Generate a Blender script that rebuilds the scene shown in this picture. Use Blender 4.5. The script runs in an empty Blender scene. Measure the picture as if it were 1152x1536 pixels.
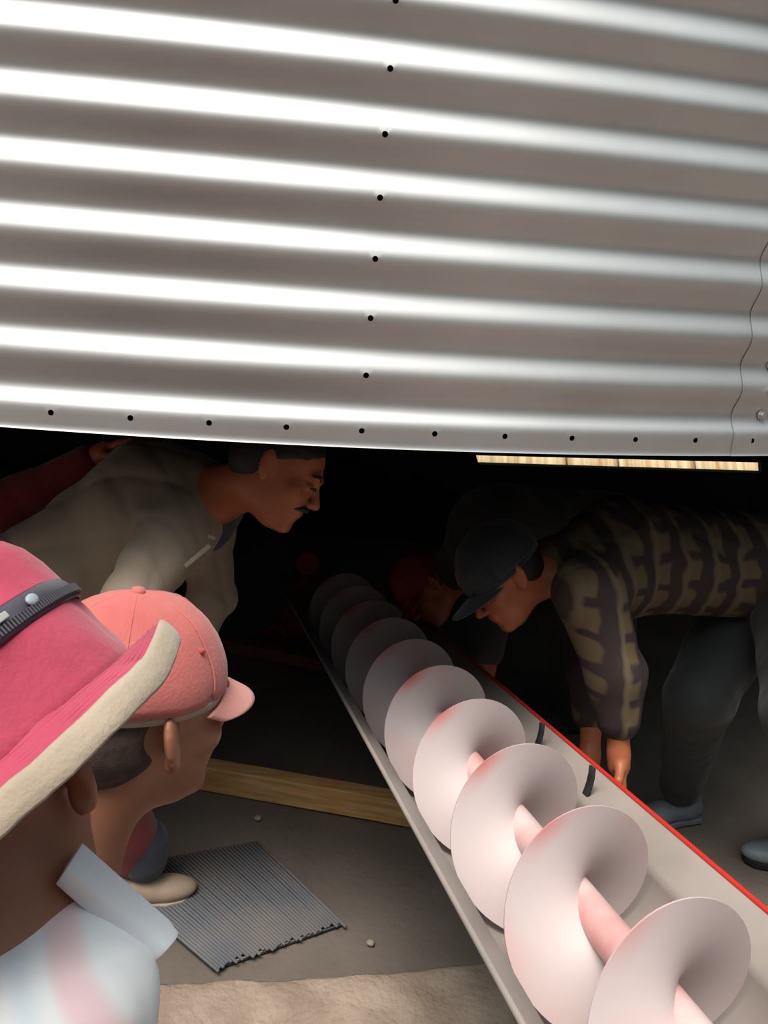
import bpy, bmesh, math, random
import numpy as np
from mathutils import Vector, Matrix, noise

random.seed(7); rng = np.random.default_rng(7)
C = bpy.context.scene.collection
SC = bpy.context.scene

# ------------------------------------------------------------ camera, world, sun, exposure
H = 1.80
PITCH, ROLL, FPX = math.radians(16.9), math.radians(5.0), 1500.0
cp, sp, cr, sr = math.cos(PITCH), math.sin(PITCH), math.cos(ROLL), math.sin(ROLL)
CAM = Vector((0, 0, H))
fwd = Vector((0, cp, -sp)); up0 = Vector((0, sp, cp)); rt0 = Vector((1, 0, 0))
RIGHT = rt0*cr + up0*sr; UP = -rt0*sr + up0*cr
cd = bpy.data.cameras.new('camera'); cam = bpy.data.objects.new('camera', cd); C.objects.link(cam)
cd.sensor_fit = 'VERTICAL'; cd.sensor_height = 24; cd.lens = FPX/1536*24; cd.clip_start = 0.02
cam.matrix_world = Matrix.Translation(CAM) @ Matrix((RIGHT, UP, -fwd)).transposed().to_4x4()
SC.camera = cam
SC.view_settings.view_transform = 'Standard'; SC.view_settings.look = 'None'
SC.view_settings.gamma = 1; SC.view_settings.use_curve_mapping = False
SC.view_settings.exposure = 0.0

def P(px, py, depth):
    "point in the place seen at a spot of the photo at a distance along the view axis"
    return CAM + RIGHT*((px-576)/FPX*depth) + UP*((768-py)/FPX*depth) + fwd*depth
def ray(px, py): return (RIGHT*((px-576)/FPX) + UP*((768-py)/FPX) + fwd)
def G(px, py, z=0.0):
    r = ray(px, py); return CAM + r*((z-H)/r.z)
def onY(px, py, y):
    r = ray(px, py); return CAM + r*(y/r.y)
def dirpx(u, v, w=0):    # direction given as image right, image up, away
    return (RIGHT*u + UP*v + fwd*w).normalized()

W = bpy.data.worlds.new('daylight'); SC.world = W; W.use_nodes = True
nt = W.node_tree; nt.nodes.clear(); nn = nt.nodes.new; lk = nt.links.new
out = nn('ShaderNodeOutputWorld'); bg = nn('ShaderNodeBackground'); tc = nn('ShaderNodeTexCoord')
sep = nn('ShaderNodeSeparateXYZ'); lk(tc.outputs['Generated'], sep.inputs[0])
ramp = nn('ShaderNodeValToRGB'); ramp.color_ramp.interpolation = 'EASE'
e = ramp.color_ramp.elements
e[0].position = 0.46; e[0].color = (.03, .022, .02, 1)
e[1].position = 0.70; e[1].color = (.16, .17, .175, 1)
a = e.new(0.54); a.color = (.025, .022, .022, 1)
b = e.new(0.88); b.color = (.44, .60, .64, 1)
mp = nn('ShaderNodeMapRange'); mp.inputs[1].default_value = -1; mp.inputs[2].default_value = 1
lk(sep.outputs[2], mp.inputs[0]); lk(mp.outputs[0], ramp.inputs[0])
def glow(az, el, width, col, strength):
    "a bright hazy area of the sky, az measured from straight behind the photographer, positive to his left"
    az, el = math.radians(az), math.radians(el)
    dv = (-math.sin(az)*math.cos(el), -math.cos(az)*math.cos(el), math.sin(el))
    dp = nn('ShaderNodeVectorMath'); dp.operation = 'DOT_PRODUCT'; dp.inputs[1].default_value = dv
    lk(tc.outputs['Generated'], dp.inputs[0])
    m1 = nn('ShaderNodeMath'); m1.operation = 'SUBTRACT'; m1.inputs[1].default_value = 1; lk(dp.outputs['Value'], m1.inputs[0])
    m2 = nn('ShaderNodeMath'); m2.operation = 'DIVIDE'; m2.inputs[1].default_value = 1-math.cos(math.radians(width)); lk(m1.outputs[0], m2.inputs[0])
    m3 = nn('ShaderNodeMath'); m3.operation = 'EXPONENT'; lk(m2.outputs[0], m3.inputs[0])
    v = nn('ShaderNodeVectorMath'); v.operation = 'SCALE'; v.inputs[0].default_value = [c*strength for c in col]; lk(m3.outputs[0], v.inputs['Scale'])
    return v.outputs[0]
g1 = glow(28, 68, 15, (1.0, .93, .84), 26.0)
ad = nn('ShaderNodeVectorMath'); ad.operation = 'ADD'; lk(ramp.outputs[0], ad.inputs[0]); lk(g1, ad.inputs[1])
lk(ad.outputs[0], bg.inputs[0]); bg.inputs[1].default_value = 1.0; lk(bg.outputs[0], out.inputs[0])

# ------------------------------------------------------------ helpers
def setp(o, label=None, cat=None, group=None, kind=None):
    if label: o['label'] = label
    if cat: o['category'] = cat
    if group: o['group'] = group
    if kind: o['kind'] = kind
    return o
def empty(name, loc):
    o = bpy.data.objects.new(name, None); C.objects.link(o); o.location = loc; o.empty_display_size = .05; return o
def mesh_obj(name, verts, faces, mat=None, parent=None, smooth=True, bevel=0, solid=0, subsurf=0, sharp=False):
    me = bpy.data.meshes.new(name)
    org = parent_world(parent) if parent else Vector((0, 0, 0))
    vs = np.asarray(verts, dtype=np.float64).reshape(-1, 3)
    if parent: vs = vs - np.array(org)
    me.from_pydata(vs.tolist(), [], faces if isinstance(faces, list) else faces.tolist()); me.update()
    bm = bmesh.new(); bm.from_mesh(me); bmesh.ops.recalc_face_normals(bm, faces=bm.faces); bm.to_mesh(me); bm.free()
    if smooth: me.polygons.foreach_set('use_smooth', [True]*len(me.polygons))
    if smooth and len(me.polygons) < 120000 and len(me.vertices) < 120000 and sharp: me.set_sharp_from_angle(angle=math.radians(38))
    if mat: me.materials.append(mat)
    o = bpy.data.objects.new(name, me); C.objects.link(o)
    if parent: o.parent = parent
    if solid: m = o.modifiers.new('s', 'SOLIDIFY'); m.thickness = solid; m.offset = 0
    if bevel: m = o.modifiers.new('b', 'BEVEL'); m.width = bevel; m.segments = 2; m.limit_method = 'ANGLE'
    if subsurf: m = o.modifiers.new('u', 'SUBSURF'); m.levels = subsurf; m.render_levels = subsurf
    return o
def parent_world(p):
    v = Vector((0, 0, 0))
    while p: v += Vector(p.location); p = p.parent
    return v
def mat(name, col, rough=.7, metal=0, col2=None, scale=8, bump=0, bscale=60, spec=.5, detail=4, sheen=0, sss=0, contrast=(.35, .65), bdist=.003):
    m = bpy.data.materials.new(name); m.use_nodes = True; t = m.node_tree; b = t.nodes['Principled BSDF']
    b.inputs['Roughness'].default_value = rough; b.inputs['Metallic'].default_value = metal
    b.inputs['Specular IOR Level'].default_value = spec; b.inputs['Sheen Weight'].default_value = sheen
    if sss: b.inputs['Subsurface Weight'].default_value = sss; b.inputs['Subsurface Radius'].default_value = (.012, .004, .002)
    tc = t.nodes.new('ShaderNodeTexCoord')
    if col2 is not None:
        n = t.nodes.new('ShaderNodeTexNoise'); n.inputs['Scale'].default_value = scale; n.inputs['Detail'].default_value = detail
        t.links.new(tc.outputs['Object'], n.inputs['Vector'])
        r = t.nodes.new('ShaderNodeValToRGB'); r.color_ramp.elements[0].position = contrast[0]; r.color_ramp.elements[1].position = contrast[1]
        r.color_ramp.elements[0].color = (*col, 1); r.color_ramp.elements[1].color = (*col2, 1)
        t.links.new(n.outputs[0], r.inputs[0]); t.links.new(r.outputs[0], b.inputs['Base Color'])
    else: b.inputs['Base Color'].default_value = (*col, 1)
    if bump:
        n = t.nodes.new('ShaderNodeTexNoise'); n.inputs['Scale'].default_value = bscale; n.inputs['Detail'].default_value = 5
        t.links.new(tc.outputs['Object'], n.inputs['Vector'])
        bp = t.nodes.new('ShaderNodeBump'); bp.inputs['Strength'].default_value = bump; bp.inputs['Distance'].default_value = bdist
        t.links.new(n.outputs[0], bp.inputs['Height']); t.links.new(bp.outputs[0], b.inputs['Normal'])
    return m
def N(v): return np.array(v, dtype=np.float64)
def unit(v): v = N(v); return v/np.linalg.norm(v)

def box_v(c, ax, ay, az, hx, hy, hz):
    c, ax, ay, az = N(c), unit(ax), unit(ay), unit(az)
    vs = [c+sx*hx*ax+sy*hy*ay+sz*hz*az for sx in (-1, 1) for sy in (-1, 1) for sz in (-1, 1)]
    return vs, [[0, 1, 3, 2], [4, 6, 7, 5], [0, 4, 5, 1], [2, 3, 7, 6], [0, 2, 6, 4], [1, 5, 7, 3]]
def tube(pts, radii, seg=12, caps=True):
    pts = [N(p) for p in pts]; n = len(pts); V = []; F = []
    radii = [radii]*n if np.isscalar(radii) else radii
    prev = None
    for i, p in enumerate(pts):
        t = unit(pts[min(i+1, n-1)]-pts[max(i-1, 0)])
        if prev is None: a = np.cross(t, [0, 0, 1]); a = np.cross(t, [0, 1, 0]) if np.linalg.norm(a) < .1 else a
        else: a = prev - t*np.dot(prev, t)
        a = unit(a); prev = a; b = np.cross(t, a)
        for k in range(seg):
            w = 2*math.pi*k/seg; V.append(p+radii[i]*(math.cos(w)*a+math.sin(w)*b))
    for i in range(n-1):
        for k in range(seg):
            k2 = (k+1) % seg; F.append([i*seg+k, i*seg+k2, (i+1)*seg+k2, (i+1)*seg+k])
    if caps: F.append(list(range(seg))[::-1]); F.append([(n-1)*seg+k for k in range(seg)])
    return V, F
def join(*parts):
    V = []; F = []
    for v, f in parts:
        o = len(V); V += list(v); F += [[i+o for i in q] for q in f]
    return V, F
def disc(c, nrm, r, th, seg=20):
    nrm = unit(nrm); c = N(c)
    return tube([c-nrm*th/2, c+nrm*th/2], r, seg)

# ---- signed distance bodies, meshed with surface nets (one continuous surface each)
def cap(p0, p1, r0, r1=None, k=.02):
    p0, p1 = N(p0), N(p1); r1 = r0 if r1 is None else r1; ba = p1-p0; L = max(ba@ba, 1e-9)
    def f(x):
        t = np.clip(((x-p0)@ba)/L, 0, 1)
        return np.linalg.norm(x-p0-t[:, None]*ba, axis=1)-(r0+(r1-r0)*t)
    f.k = k; f.lo = np.minimum(p0-r0, p1-r1); f.hi = np.maximum(p0+r0, p1+r1); f.ax = (p0, p1, r0, r1); return f
def ell(c, rad, M=None, k=.02):
    c = N(c); rad = N(rad); M = np.eye(3) if M is None else M      # rows of M: local axes in world
    def f(x):
        q = (x-c)@M.T; a = np.linalg.norm(q/rad, axis=1); b = np.linalg.norm(q/rad**2, axis=1)
        return a*(a-1)/np.maximum(b, 1e-6)
    f.k = k; R = rad.max(); f.lo = c-R; f.hi = c+R; f.ax = (c, c+1e-3, R, R); return f
def cut(f): f.sub = True; return f
def sdf(prims, x):
    d = None
    for f in prims:
        v = f(x)
        if d is None: d = v; continue
        k = f.k
        if getattr(f, 'sub', False):
            v = -v; h = np.clip(.5-.5*(v-d)/-k if False else .5+.5*(v-d)/k, 0, 1); d = d+(v-d)*h+k*h*(1-h)
        else:
            h = np.clip(.5+.5*(d-v)/k, 0, 1); d = d+(v-d)*h-k*h*(1-h)
    return d
def nets(prims, step, extra=None, pad=.02):
    pos = [f for f in prims if not getattr(f, 'sub', False)]
    lo = np.min([f.lo for f in pos], axis=0)-pad; hi = np.max([f.hi for f in pos], axis=0)+pad
    B = 12; nb = np.ceil((hi-lo)/(step*B)).astype(int); n = nb*B
    fn = (lambda x: sdf(prims, x)) if extra is None else (lambda x: sdf(prims, x)+extra(x))
    bi = np.stack(np.meshgrid(*[np.arange(m) for m in nb], indexing='ij'), -1).reshape(-1, 3)
    d = fn(lo+(bi+.5)*step*B)
    A = np.where(d < 0, -1., 1.).astype(np.float32)
    A = A.reshape(nb).repeat(B, 0).repeat(B, 1).repeat(B, 2)
    act = bi[np.abs(d) < step*B*.87*1.35+.02]
    loc = np.stack(np.meshgrid(*[np.arange(B)]*3, indexing='ij'), -1).reshape(-1, 3)
    for s in range(0, len(act), 100):
        idx = (act[s:s+100, None]*B+loc[None]).reshape(-1, 3)
        A[idx[:, 0], idx[:, 1], idx[:, 2]] = fn(lo+idx*step)
    for sl in ((0,), (-1,)):
        A[sl[0]] = np.abs(A[sl[0]])+1e-3; A[:, sl[0]] = np.abs(A[:, sl[0]])+1e-3; A[:, :, sl[0]] = np.abs(A[:, :, sl[0]])+1e-3
    neg = A < 0
    c = neg[:-1, :-1, :-1].astype(np.int8)
    cnt = sum(neg[i:n[0]-1+i, j:n[1]-1+j, k:n[2]-1+k].astype(np.int8) for i in (0, 1) for j in (0, 1) for k in (0, 1))
    cells = np.argwhere((cnt > 0) & (cnt < 8)); vid = -np.ones(cnt.shape, np.int32); vid[tuple(cells.T)] = np.arange(len(cells))
    acc = np.zeros((len(cells), 3)); num = np.zeros(len(cells))
    for ax in range(3):
        o = [a for a in range(3) if a != ax]
        for i in (0, 1):
            for j in (0, 1):
                q = np.zeros(3, int); q[o[0]] = i; q[o[1]] = j; q2 = q.copy(); q2[ax] = 1
                a = A[tuple((cells+q).T)].astype(float); b = A[tuple((cells+q2).T)].astype(float)
                m = (a < 0) != (b < 0); t = np.where(m, a/np.where(m, a-b, 1), 0)
                p = np.tile(q.astype(float), (len(cells), 1)); p[:, ax] += t
                acc += p*m[:, None]; num += m
    V = lo+(cells+acc/num[:, None])*step
    F = []
    for ax in range(3):
        sl = [slice(1, n[i]-1) for i in range(3)]; sl2 = list(sl); sl2[ax] = slice(2, n[ax]); 
        m = neg[tuple(sl)] != neg[tuple(sl2)]
        e = np.argwhere(m)+1
        fl = neg[tuple(e.T)]
        o = [a for a in range(3) if a != ax]
        u = np.zeros(3, int); u[o[0]] = 1; w = np.zeros(3, int); w[o[1]] = 1
        ok = np.all(e < n-1, axis=1)
        e, fl = e[ok], fl[ok]
        q = np.stack([vid[tuple((e-u-w).T)], vid[tuple((e-w).T)], vid[tuple(e.T)], vid[tuple((e-u).T)]], 1)
        if ax == 1: fl = ~fl
        q = np.where(fl[:, None], q, q[:, ::-1])
        F.append(q[(q >= 0).all(1)])
    return V, np.concatenate(F)
def body(name, prims, step, material, parent, extra=None, uv=False, axes=None):
    V, F = nets(prims, step, extra)
    # light smoothing
    E = np.concatenate([F[:, [0, 1]], F[:, [1, 2]], F[:, [2, 3]], F[:, [3, 0]]])
    s = np.zeros_like(V); c = np.zeros(len(V))
    np.add.at(s, E[:, 0], V[E[:, 1]]); np.add.at(c, E[:, 0], 1); np.add.at(s, E[:, 1], V[E[:, 0]]); np.add.at(c, E[:, 1], 1)
    V = V*.6+.4*s/np.maximum(c, 1)[:, None]
    o = mesh_obj(name, V, F, material, parent)
    if axes is not None:
        U = np.stack([V@unit(axes[0]), V@unit(axes[1]), np.zeros(len(V))], 1)
        at = o.data.attributes.new('weave', 'FLOAT_VECTOR', 'POINT'); at.data.foreach_set('vector', U.ravel())
    if uv:   # arc length around and along each limb, for woven patterns
        best = np.full(len(V), 1e9); U = np.zeros((len(V), 3))
        for f in prims:
            if getattr(f, 'sub', False): continue
            p0, p1, r0, r1 = f.ax; ba = p1-p0; L = np.linalg.norm(ba)
            if L < .02: continue
            t = np.clip((V-p0)@ba/L**2, 0, 1); r = V-p0-t[:, None]*ba; d = np.linalg.norm(r, axis=1)-(r0+(r1-r0)*t)
            x = np.cross(ba/L, [.3, -1, .2]); x /= np.linalg.norm(x); y = np.cross(ba/L, x)
            ang = np.arctan2(r@y, r@x); m = d < best; best[m] = d[m]
            U[m] = np.stack([ang*(r0+r1)/2, t*L, np.zeros(len(V))], 1)[m]
        at = o.data.attributes.new('weave', 'FLOAT_VECTOR', 'POINT'); at.data.foreach_set('vector', U.ravel())
    return o
def frame(origin, f, u):
    f = unit(f); u = N(u); u = unit(u-f*(u@f)); l = np.cross(u, f); o = N(origin); M = np.stack([f, l, u])
    def L(x, y, z): return o+x*f+y*l+z*u
    L.M = M; L.f, L.l, L.u, L.o = f, l, u, o
    return L
def head_prims(L, s=1.0, ears=True):
    p = [ell(L(-.012*s, 0, .035*s), N((.098, .077, .085))*s, L.M),
         ell(L(.03*s, 0, -.035*s), N((.062, .058, .072))*s, L.M, k=.03*s),
         ell(L(.045*s, 0, -.078*s), N((.036, .034, .032))*s, L.M, k=.025*s),
         cap(L(.076*s, -.008*s, -.094*s), L(.076*s, .008*s, -.094*s), .013*s, k=.018*s),
         cap(L(.086*s, -.03*s, .028*s), L(.086*s, .03*s, .028*s), .009*s, k=.016*s),
         cap(L(.058*s, -.045*s, -.018*s), L(.058*s, .045*s, -.018*s), .018*s, k=.02*s)]
    for q in (-1, 1):
        p.append(cut(ell(L(.1*s, q*.031*s, .006*s), N((.02, .018, .013))*s, L.M, k=.012*s)))
    p += [cap(L(.088*s, 0, .018*s), L(.112*s, 0, -.022*s), .006*s, .0095*s, k=.01*s),
          cap(L(.1*s, -.011*s, -.027*s), L(.1*s, .011*s, -.027*s), .0075*s, k=.006*s),
          cap(L(.088*s, -.016*s, -.052*s), L(.088*s, .016*s, -.052*s), .0075*s, k=.007*s),
          cap(L(.084*s, -.014*s, -.063*s), L(.084*s, .014*s, -.063*s), .0075*s, k=.007*s)]
    for q in (-1, 1):
        p.append(ell(L(.083*s, q*.031*s, .005*s), N((.012, .013, .009))*s, L.M, k=.004*s))
    if ears:
        for q in (-1, 1):
            A = unit(L.f*-.25+L.u*.97); Bx = unit(L.l*q*.75-L.f*.66); Bx = unit(Bx-A*(A@Bx)); Cc = np.cross(A, Bx)
            p.append(ell(L(-.008*s, q*.084*s, .0), N((.020, .0075, .034))*s, np.stack([Bx, Cc, A]), k=.006*s))
            p.append(cut(ell(L(.006*s, q*.093*s, .002*s), N((.010, .008, .017))*s, np.stack([Bx, Cc, A]), k=.006*s)))
            p.append(cap(L(-.004*s, q*.079*s, -.022*s), L(-.004*s, q*.081*s, -.03*s), .007*s, k=.006*s))
    return p
def hand_prims(wrist, direction, palm_normal, thumb_side, curl=.35, s=1.0):
    d = unit(direction); n = N(palm_normal); n = unit(n-d*(n@d)); t = np.cross(d, n)*thumb_side; w = N(wrist); p = []
    kn = w+d*.088*s
    p.append(cap(w, w+d*.03*s, .026*s, .028*s, k=.015))
    for i, (off, ln) in enumerate(((.030, .074), (.010, .082), (-.011, .076), (-.031, .060))):
        k0 = kn+t*off*s-d*abs(off)*.15*s
        p.append(cap(w+d*.02*s+t*off*.5*s, k0, .013*s, .0105*s, k=.012))
        a, q = curl*.6, k0
        for j, fr in enumerate((.45, .31, .24)):
            v = d*math.cos(a)+n*math.sin(a); q2 = q+v*ln*fr*s
            p.append(cap(q, q2, (.0092-.001*j)*s, (.0084-.001*j)*s, k=.004)); q = q2; a += curl*1.3
    b = w+d*.02*s+t*.02*s; m = b+unit(t*.75+d*.6+n*.3)*.045*s; e_ = m+unit(t*.25+d*.9+n*.45)*.032*s
    p += [cap(b, m, .0135*s, .011*s, k=.01), cap(m, e_, .0105*s, .0085*s, k=.005)]
    return p
def folds(amp, freq, seed=0):
    r = np.random.default_rng(seed); ds = [unit(r.normal(size=3))*freq*(.7+.8*r.random()) for _ in range(5)]; ph = r.random(5)*6
    def g(x):
        v = sum(np.sin(x@d+p+1.3*np.sin(x@ds[(i+2) % 5]*.6)) for i, (d, p) in enumerate(zip(ds, ph)))/5
        c = sum((1-np.abs(np.sin(x@d*.55+p+.8*np.sin(x@ds[(i+1) % 5]*.35))))**4 for i, (d, p) in enumerate(zip(ds[:3], ph)))/3
        return v*amp*.55+c*amp*.9
    return g

# ------------------------------------------------------------ materials
def steel_material():
    m = mat('galvanised_steel', (.62, .62, .63), .34, 1.0)
    t = m.node_tree; b = t.nodes['Principled BSDF']; tc = t.nodes.new('ShaderNodeTexCoord')
    mpn = t.nodes.new('ShaderNodeMapping'); mpn.inputs['Scale'].default_value = (60, 60, 3)
    t.links.new(tc.outputs['Object'], mpn.inputs[0])
    n = t.nodes.new('ShaderNodeTexNoise'); n.inputs['Scale'].default_value = 1; n.inputs['Detail'].default_value = 3; t.links.new(mpn.outputs[0], n.inputs[0])
    n2 = t.nodes.new('ShaderNodeTexNoise'); n2.inputs['Scale'].default_value = 3; n2.inputs['Detail'].default_value = 6; t.links.new(tc.outputs['Object'], n2.inputs[0])
    mr = t.nodes.new('ShaderNodeMapRange'); mr.inputs[3].default_value = .52; mr.inputs[4].default_value = .56
    t.links.new(n.outputs[0], mr.inputs[0]); t.links.new(mr.outputs[0], b.inputs['Roughness'])
    r = t.nodes.new('ShaderNodeValToRGB'); r.color_ramp.elements[0].color = (.60, .59, .60, 1); r.color_ramp.elements[1].color = (.70, .70, .71, 1)
    r.color_ramp.elements[0].position = .3; r.color_ramp.elements[1].position = .7
    t.links.new(n2.outputs[0], r.inputs[0]); t.links.new(r.outputs[0], b.inputs['Base Color'])
    return m
STEEL = steel_material()
STEEL_DARK = mat('bolt_steel', (.45, .45, .47), .4, 1.0)
SKIN = mat('brown_skin', (.27, .11, .06), .5, col2=(.34, .145, .085), scale=14, bump=.06, bscale=300, sss=.05)
SKIN_IN = mat('warm_skin', (.38, .105, .045), .45, col2=(.46, .14, .065), scale=12, bump=.05, bscale=300)
HAIR = mat('black_hair', (.012, .010, .010), .55, bump=.5, bscale=500)
EYE = mat('dark_eye', (.03, .02, .02), .2)
WHITE = mat('white_paint', (.70, .61, .60), .42, col2=(.76, .68, .67), scale=5, bump=.02, bscale=30)
WHITE2 = mat('trough_paint', (.29, .25, .23), .55, col2=(.36, .31, .285), scale=4, bump=.03, bscale=40)
PINKP = mat('pink_primer_paint', (.62, .27, .26), .42, col2=(.62, .50, .49), scale=7)
RED = mat('red_paint', (.55, .03, .02), .45)
RED_DARK = mat('dull_red_paint', (.22, .012, .014), .6, col2=(.30, .02, .02), scale=6)
MUD = mat('earth_floor', (.125, .10, .085), .95, bdist=.01, col2=(.185, .15, .13), scale=2.2, bump=.35, bscale=45, detail=8)
CURB = mat('rough_concrete', (.25, .185, .145), .95, bdist=.01, col2=(.36, .285, .225), scale=9, bump=.8, bscale=60, detail=8)
WOOD = mat('yellow_timber', (.78, .42, .15), .7, col2=(.88, .55, .24), scale=5, bump=.15, bscale=40)
WOOD2 = mat('reddish_timber', (.16, .06, .03), .8, col2=(.22, .09, .05), scale=6, bump=.15)
DARK_BLOCKER = mat('dark_blocker', (.012, .012, .014), .95, col2=(.02, .018, .018), scale=3)  # near-black surface of the added enclosure that keeps the interior dark
BLACKC = mat('black_cloth', (.012, .012, .014), .9, bump=.2, bscale=200)

# ------------------------------------------------------------ the bin wall
R, AXX, AXY = 4.646, -.952, 1.748+4.646
Z0 = H-.401; PT = .104; A0 = .194; HS = .140/R
ZB = Z0-.032; AMP = .0095
def wall_r(z, a):
    fade = min(1, max(0, (z-Z0+.0)/.03)) if z < Z0+.03 else 1
    return AMP*math.cos(2*math.pi*(z-Z0)/PT)*(fade if z > Z0 else 0)+(AMP if z <= Z0 else AMP*(1-fade))*1.0
def wp(a, z, off=0, dr=None):
    rr = R+(wall_r(z, a) if dr is None else dr)+off
    return (AXX+rr*math.sin(a), AXY-rr*math.cos(a), z)
def wall_sheet(amin, amax, off, hole_cols_v, hrow, edge_bolts=False):
    fine = HS/20
    # columns snap to multiples of HS/20 from A0
    i0 = math.ceil((amin-A0)/fine); i1 = math.floor((amax-A0)/fine)
    flo, fhi = int((-.25-A0)/fine), int((.62-A0)/fine)
    cols = []
    i = i0
    while i <= i1:
        cols.append(i)
        i += 1 if (flo <= i < fhi) else 10
    zs = [ZB, ZB+.004] ; dz = PT/16
    k = -3
    while Z0+k*dz < 3.45: zs.append(Z0+k*dz); k += 1
    krow = {j: 2+(j*16+3) for j in range(20)}     # index into zs of hole rows
    V = []; idx = {}
    for ci, c_ in enumerate(cols):
        for ri, z in enumerate(zs):
            idx[ci, ri] = len(V); a = A0+c_*fine
            o = off
            V.append(wp(a, z, o+(.0025 if ri == 0 else 0)))
    colpos = {c_: i for i, c_ in enumerate(cols)}
    skip = set(); patches = []
    for c_ in cols:
        if flo+3 < c_ < fhi-3 and c_ % 20 == 0 and all((c_+q) in colpos for q in (-2, 2)):
            if hrow: patches.append((colpos[c_], krow[0], c_))
        if c_ in hole_cols_v:
            for j in range(1, 19): patches.append((colpos[c_], krow[j], c_))
    for ci, ri, c_ in patches:
        for a in range(-2, 2):
            for b in range(-2, 2): skip.add((ci+a, ri+b))
    F = []
    for ci in range(len(cols)-1):
        for ri in range(len(zs)-1):
            if (ci, ri) not in skip: F.append([idx[ci, ri], idx[ci+1, ri], idx[ci+1, ri+1], idx[ci, ri+1]])
    for ci, ri, c_ in patches:
        loop = [(-2, b) for b in range(-2, 2)]+[(a, 2) for a in range(-2, 2)]+[(2, b) for b in range(2, -2, -1)]+[(a, -2) for a in range(2, -2, -1)]
        ring = []
        ac = A0+c_*fine; zc = zs[ri]
        for (a, b) in loop:
            th = math.atan2(b, a); rr = .0054
            ring.append(len(V)); V.append(wp(ac+rr*math.cos(th)/R, zc+rr*math.sin(th), off))
        ring2 = []
        for (a, b) in loop:
            th = math.atan2(b, a); rr = .0050
            ring2.append(len(V)); V.append(wp(ac+rr*math.cos(th)/R, zc+rr*math.sin(th), off-.004))
        for q in range(16):
            q2 = (q+1) % 16
            F.append([idx[ci+loop[q][0], ri+loop[q][1]], idx[ci+loop[q2][0], ri+loop[q2][1]], ring[q2], ring[q]])
    return V, F
binw = empty('grain_bin_wall', (AXX, AXY-R, ZB))
setp(binw, 'curved corrugated galvanised steel grain bin wall hanging above the open gap', 'grain bin')
AS = .376
V, F = wall_sheet(-1.15, AS, 0, {0}, True); mesh_obj('corrugated_sheet', V, F, STEEL, binw)
V, F = wall_sheet(AS-.012, 1.25, .0018, {}, True); mesh_obj('corrugated_sheet', V, F, STEEL, binw)
# bolt heads down the lap seam
for j in range(0, 14):
    for q, dz_ in ((0, 0), (1, PT*.5)):
        a = AS+.004; z = Z0+PT*(j+.5)+dz_-.0
        c = wp(a, z, .004); n = (math.sin(a), -math.cos(a), 0)
        v, f = join(disc(N(c)+N(n)*.002, n, .010, .003, 14), disc(N(c)+N(n)*.006, n, .0065, .007, 6))
        b_ = mesh_obj('bolt_head', v, f, STEEL, binw, smooth=False, bevel=.001)
# ------------------------------------------------------------ ground, curb, added light-blocking enclosure behind
def grid_floor():
    xs = np.concatenate([np.linspace(-14, -3, 12), np.linspace(-2.8, 3.2, 61), np.linspace(3.5, 14, 12)])
    ys = np.concatenate([np.linspace(-14, .8, 14), np.linspace(1, 6.5, 56), np.linspace(7, 14, 8)])
    V = [(x, y, (-.006-.006*noise.noise(Vector((x*2, y*2, 0))) if 1 < y < 6.5 else -.006)) for x in xs for y in ys]
    ny = len(ys); F = [[i*ny+j, (i+1)*ny+j, (i+1)*ny+j+1, i*ny+j+1] for i in range(len(xs)-1) for j in range(ny-1)]
    return V, F
V, F = grid_floor(); setp(mesh_obj('floor', V, F, MUD), kind='structure')
# ring-shaped curb under the bin wall
V = []; F = []
CZ = .10; na = 420
edge_far = G(470, 1463, CZ); r_in = math.hypot(edge_far.x-AXX, edge_far.y-AXY)
prof_n = 27
for i in range(na+1):
    a = -1.0+2.3*i/na; jag = .012*noise.noise(Vector((a*30, 0, 0)))+.006*noise.noise(Vector((a*90, 3, 0)))
    notch = 0
    prof = [(r_in+jag-.01, -.02), (r_in+jag-.004, CZ*.55), (r_in+jag+.0, CZ-.008), (r_in+jag+.014, CZ), ]+[(r_in+.02+.012*q, CZ+.002-.0006*q) for q in range(1, 22)]+[(r_in+.29, CZ-.016), (r_in+.31, -.02)]
    for (rr, z) in prof:
        x, y = AXX+rr*math.sin(a), AXY-rr*math.cos(a)
        zz = z+(.004*noise.noise(Vector((x*14, y*14, 1))) if z > .02 else 0)
        # broken recess
        c0 = G(482, 1548, CZ); dx = (x-c0.x)/.098; dy = (y-c0.y)/.055
        if dx*dx*dx*dx+dy*dy < 1 and z > .02: zz -= .035
        V.append((x, y, zz))
for i in range(na):
    for j in range(prof_n-1): q = i*prof_n+j; F.append([q, q+1, q+prof_n+1, q+prof_n])
curb = mesh_obj('trim_curb', V, F, CURB); setp(curb, kind='structure')
# added enclosure shutting daylight out of the bin interior, slit in its back
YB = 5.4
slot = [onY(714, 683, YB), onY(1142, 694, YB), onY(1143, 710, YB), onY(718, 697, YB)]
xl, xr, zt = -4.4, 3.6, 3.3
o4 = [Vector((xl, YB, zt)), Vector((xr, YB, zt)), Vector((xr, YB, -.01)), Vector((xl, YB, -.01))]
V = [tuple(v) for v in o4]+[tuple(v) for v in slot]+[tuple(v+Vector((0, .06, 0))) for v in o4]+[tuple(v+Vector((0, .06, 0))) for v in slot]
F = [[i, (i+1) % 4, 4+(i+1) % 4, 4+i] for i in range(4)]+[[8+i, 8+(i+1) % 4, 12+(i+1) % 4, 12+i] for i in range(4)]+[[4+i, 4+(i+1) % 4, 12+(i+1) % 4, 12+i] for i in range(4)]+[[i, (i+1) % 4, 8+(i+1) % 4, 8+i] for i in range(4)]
setp(mesh_obj('blocker_back', V, F, DARK_BLOCKER, smooth=False), kind='structure')
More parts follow.
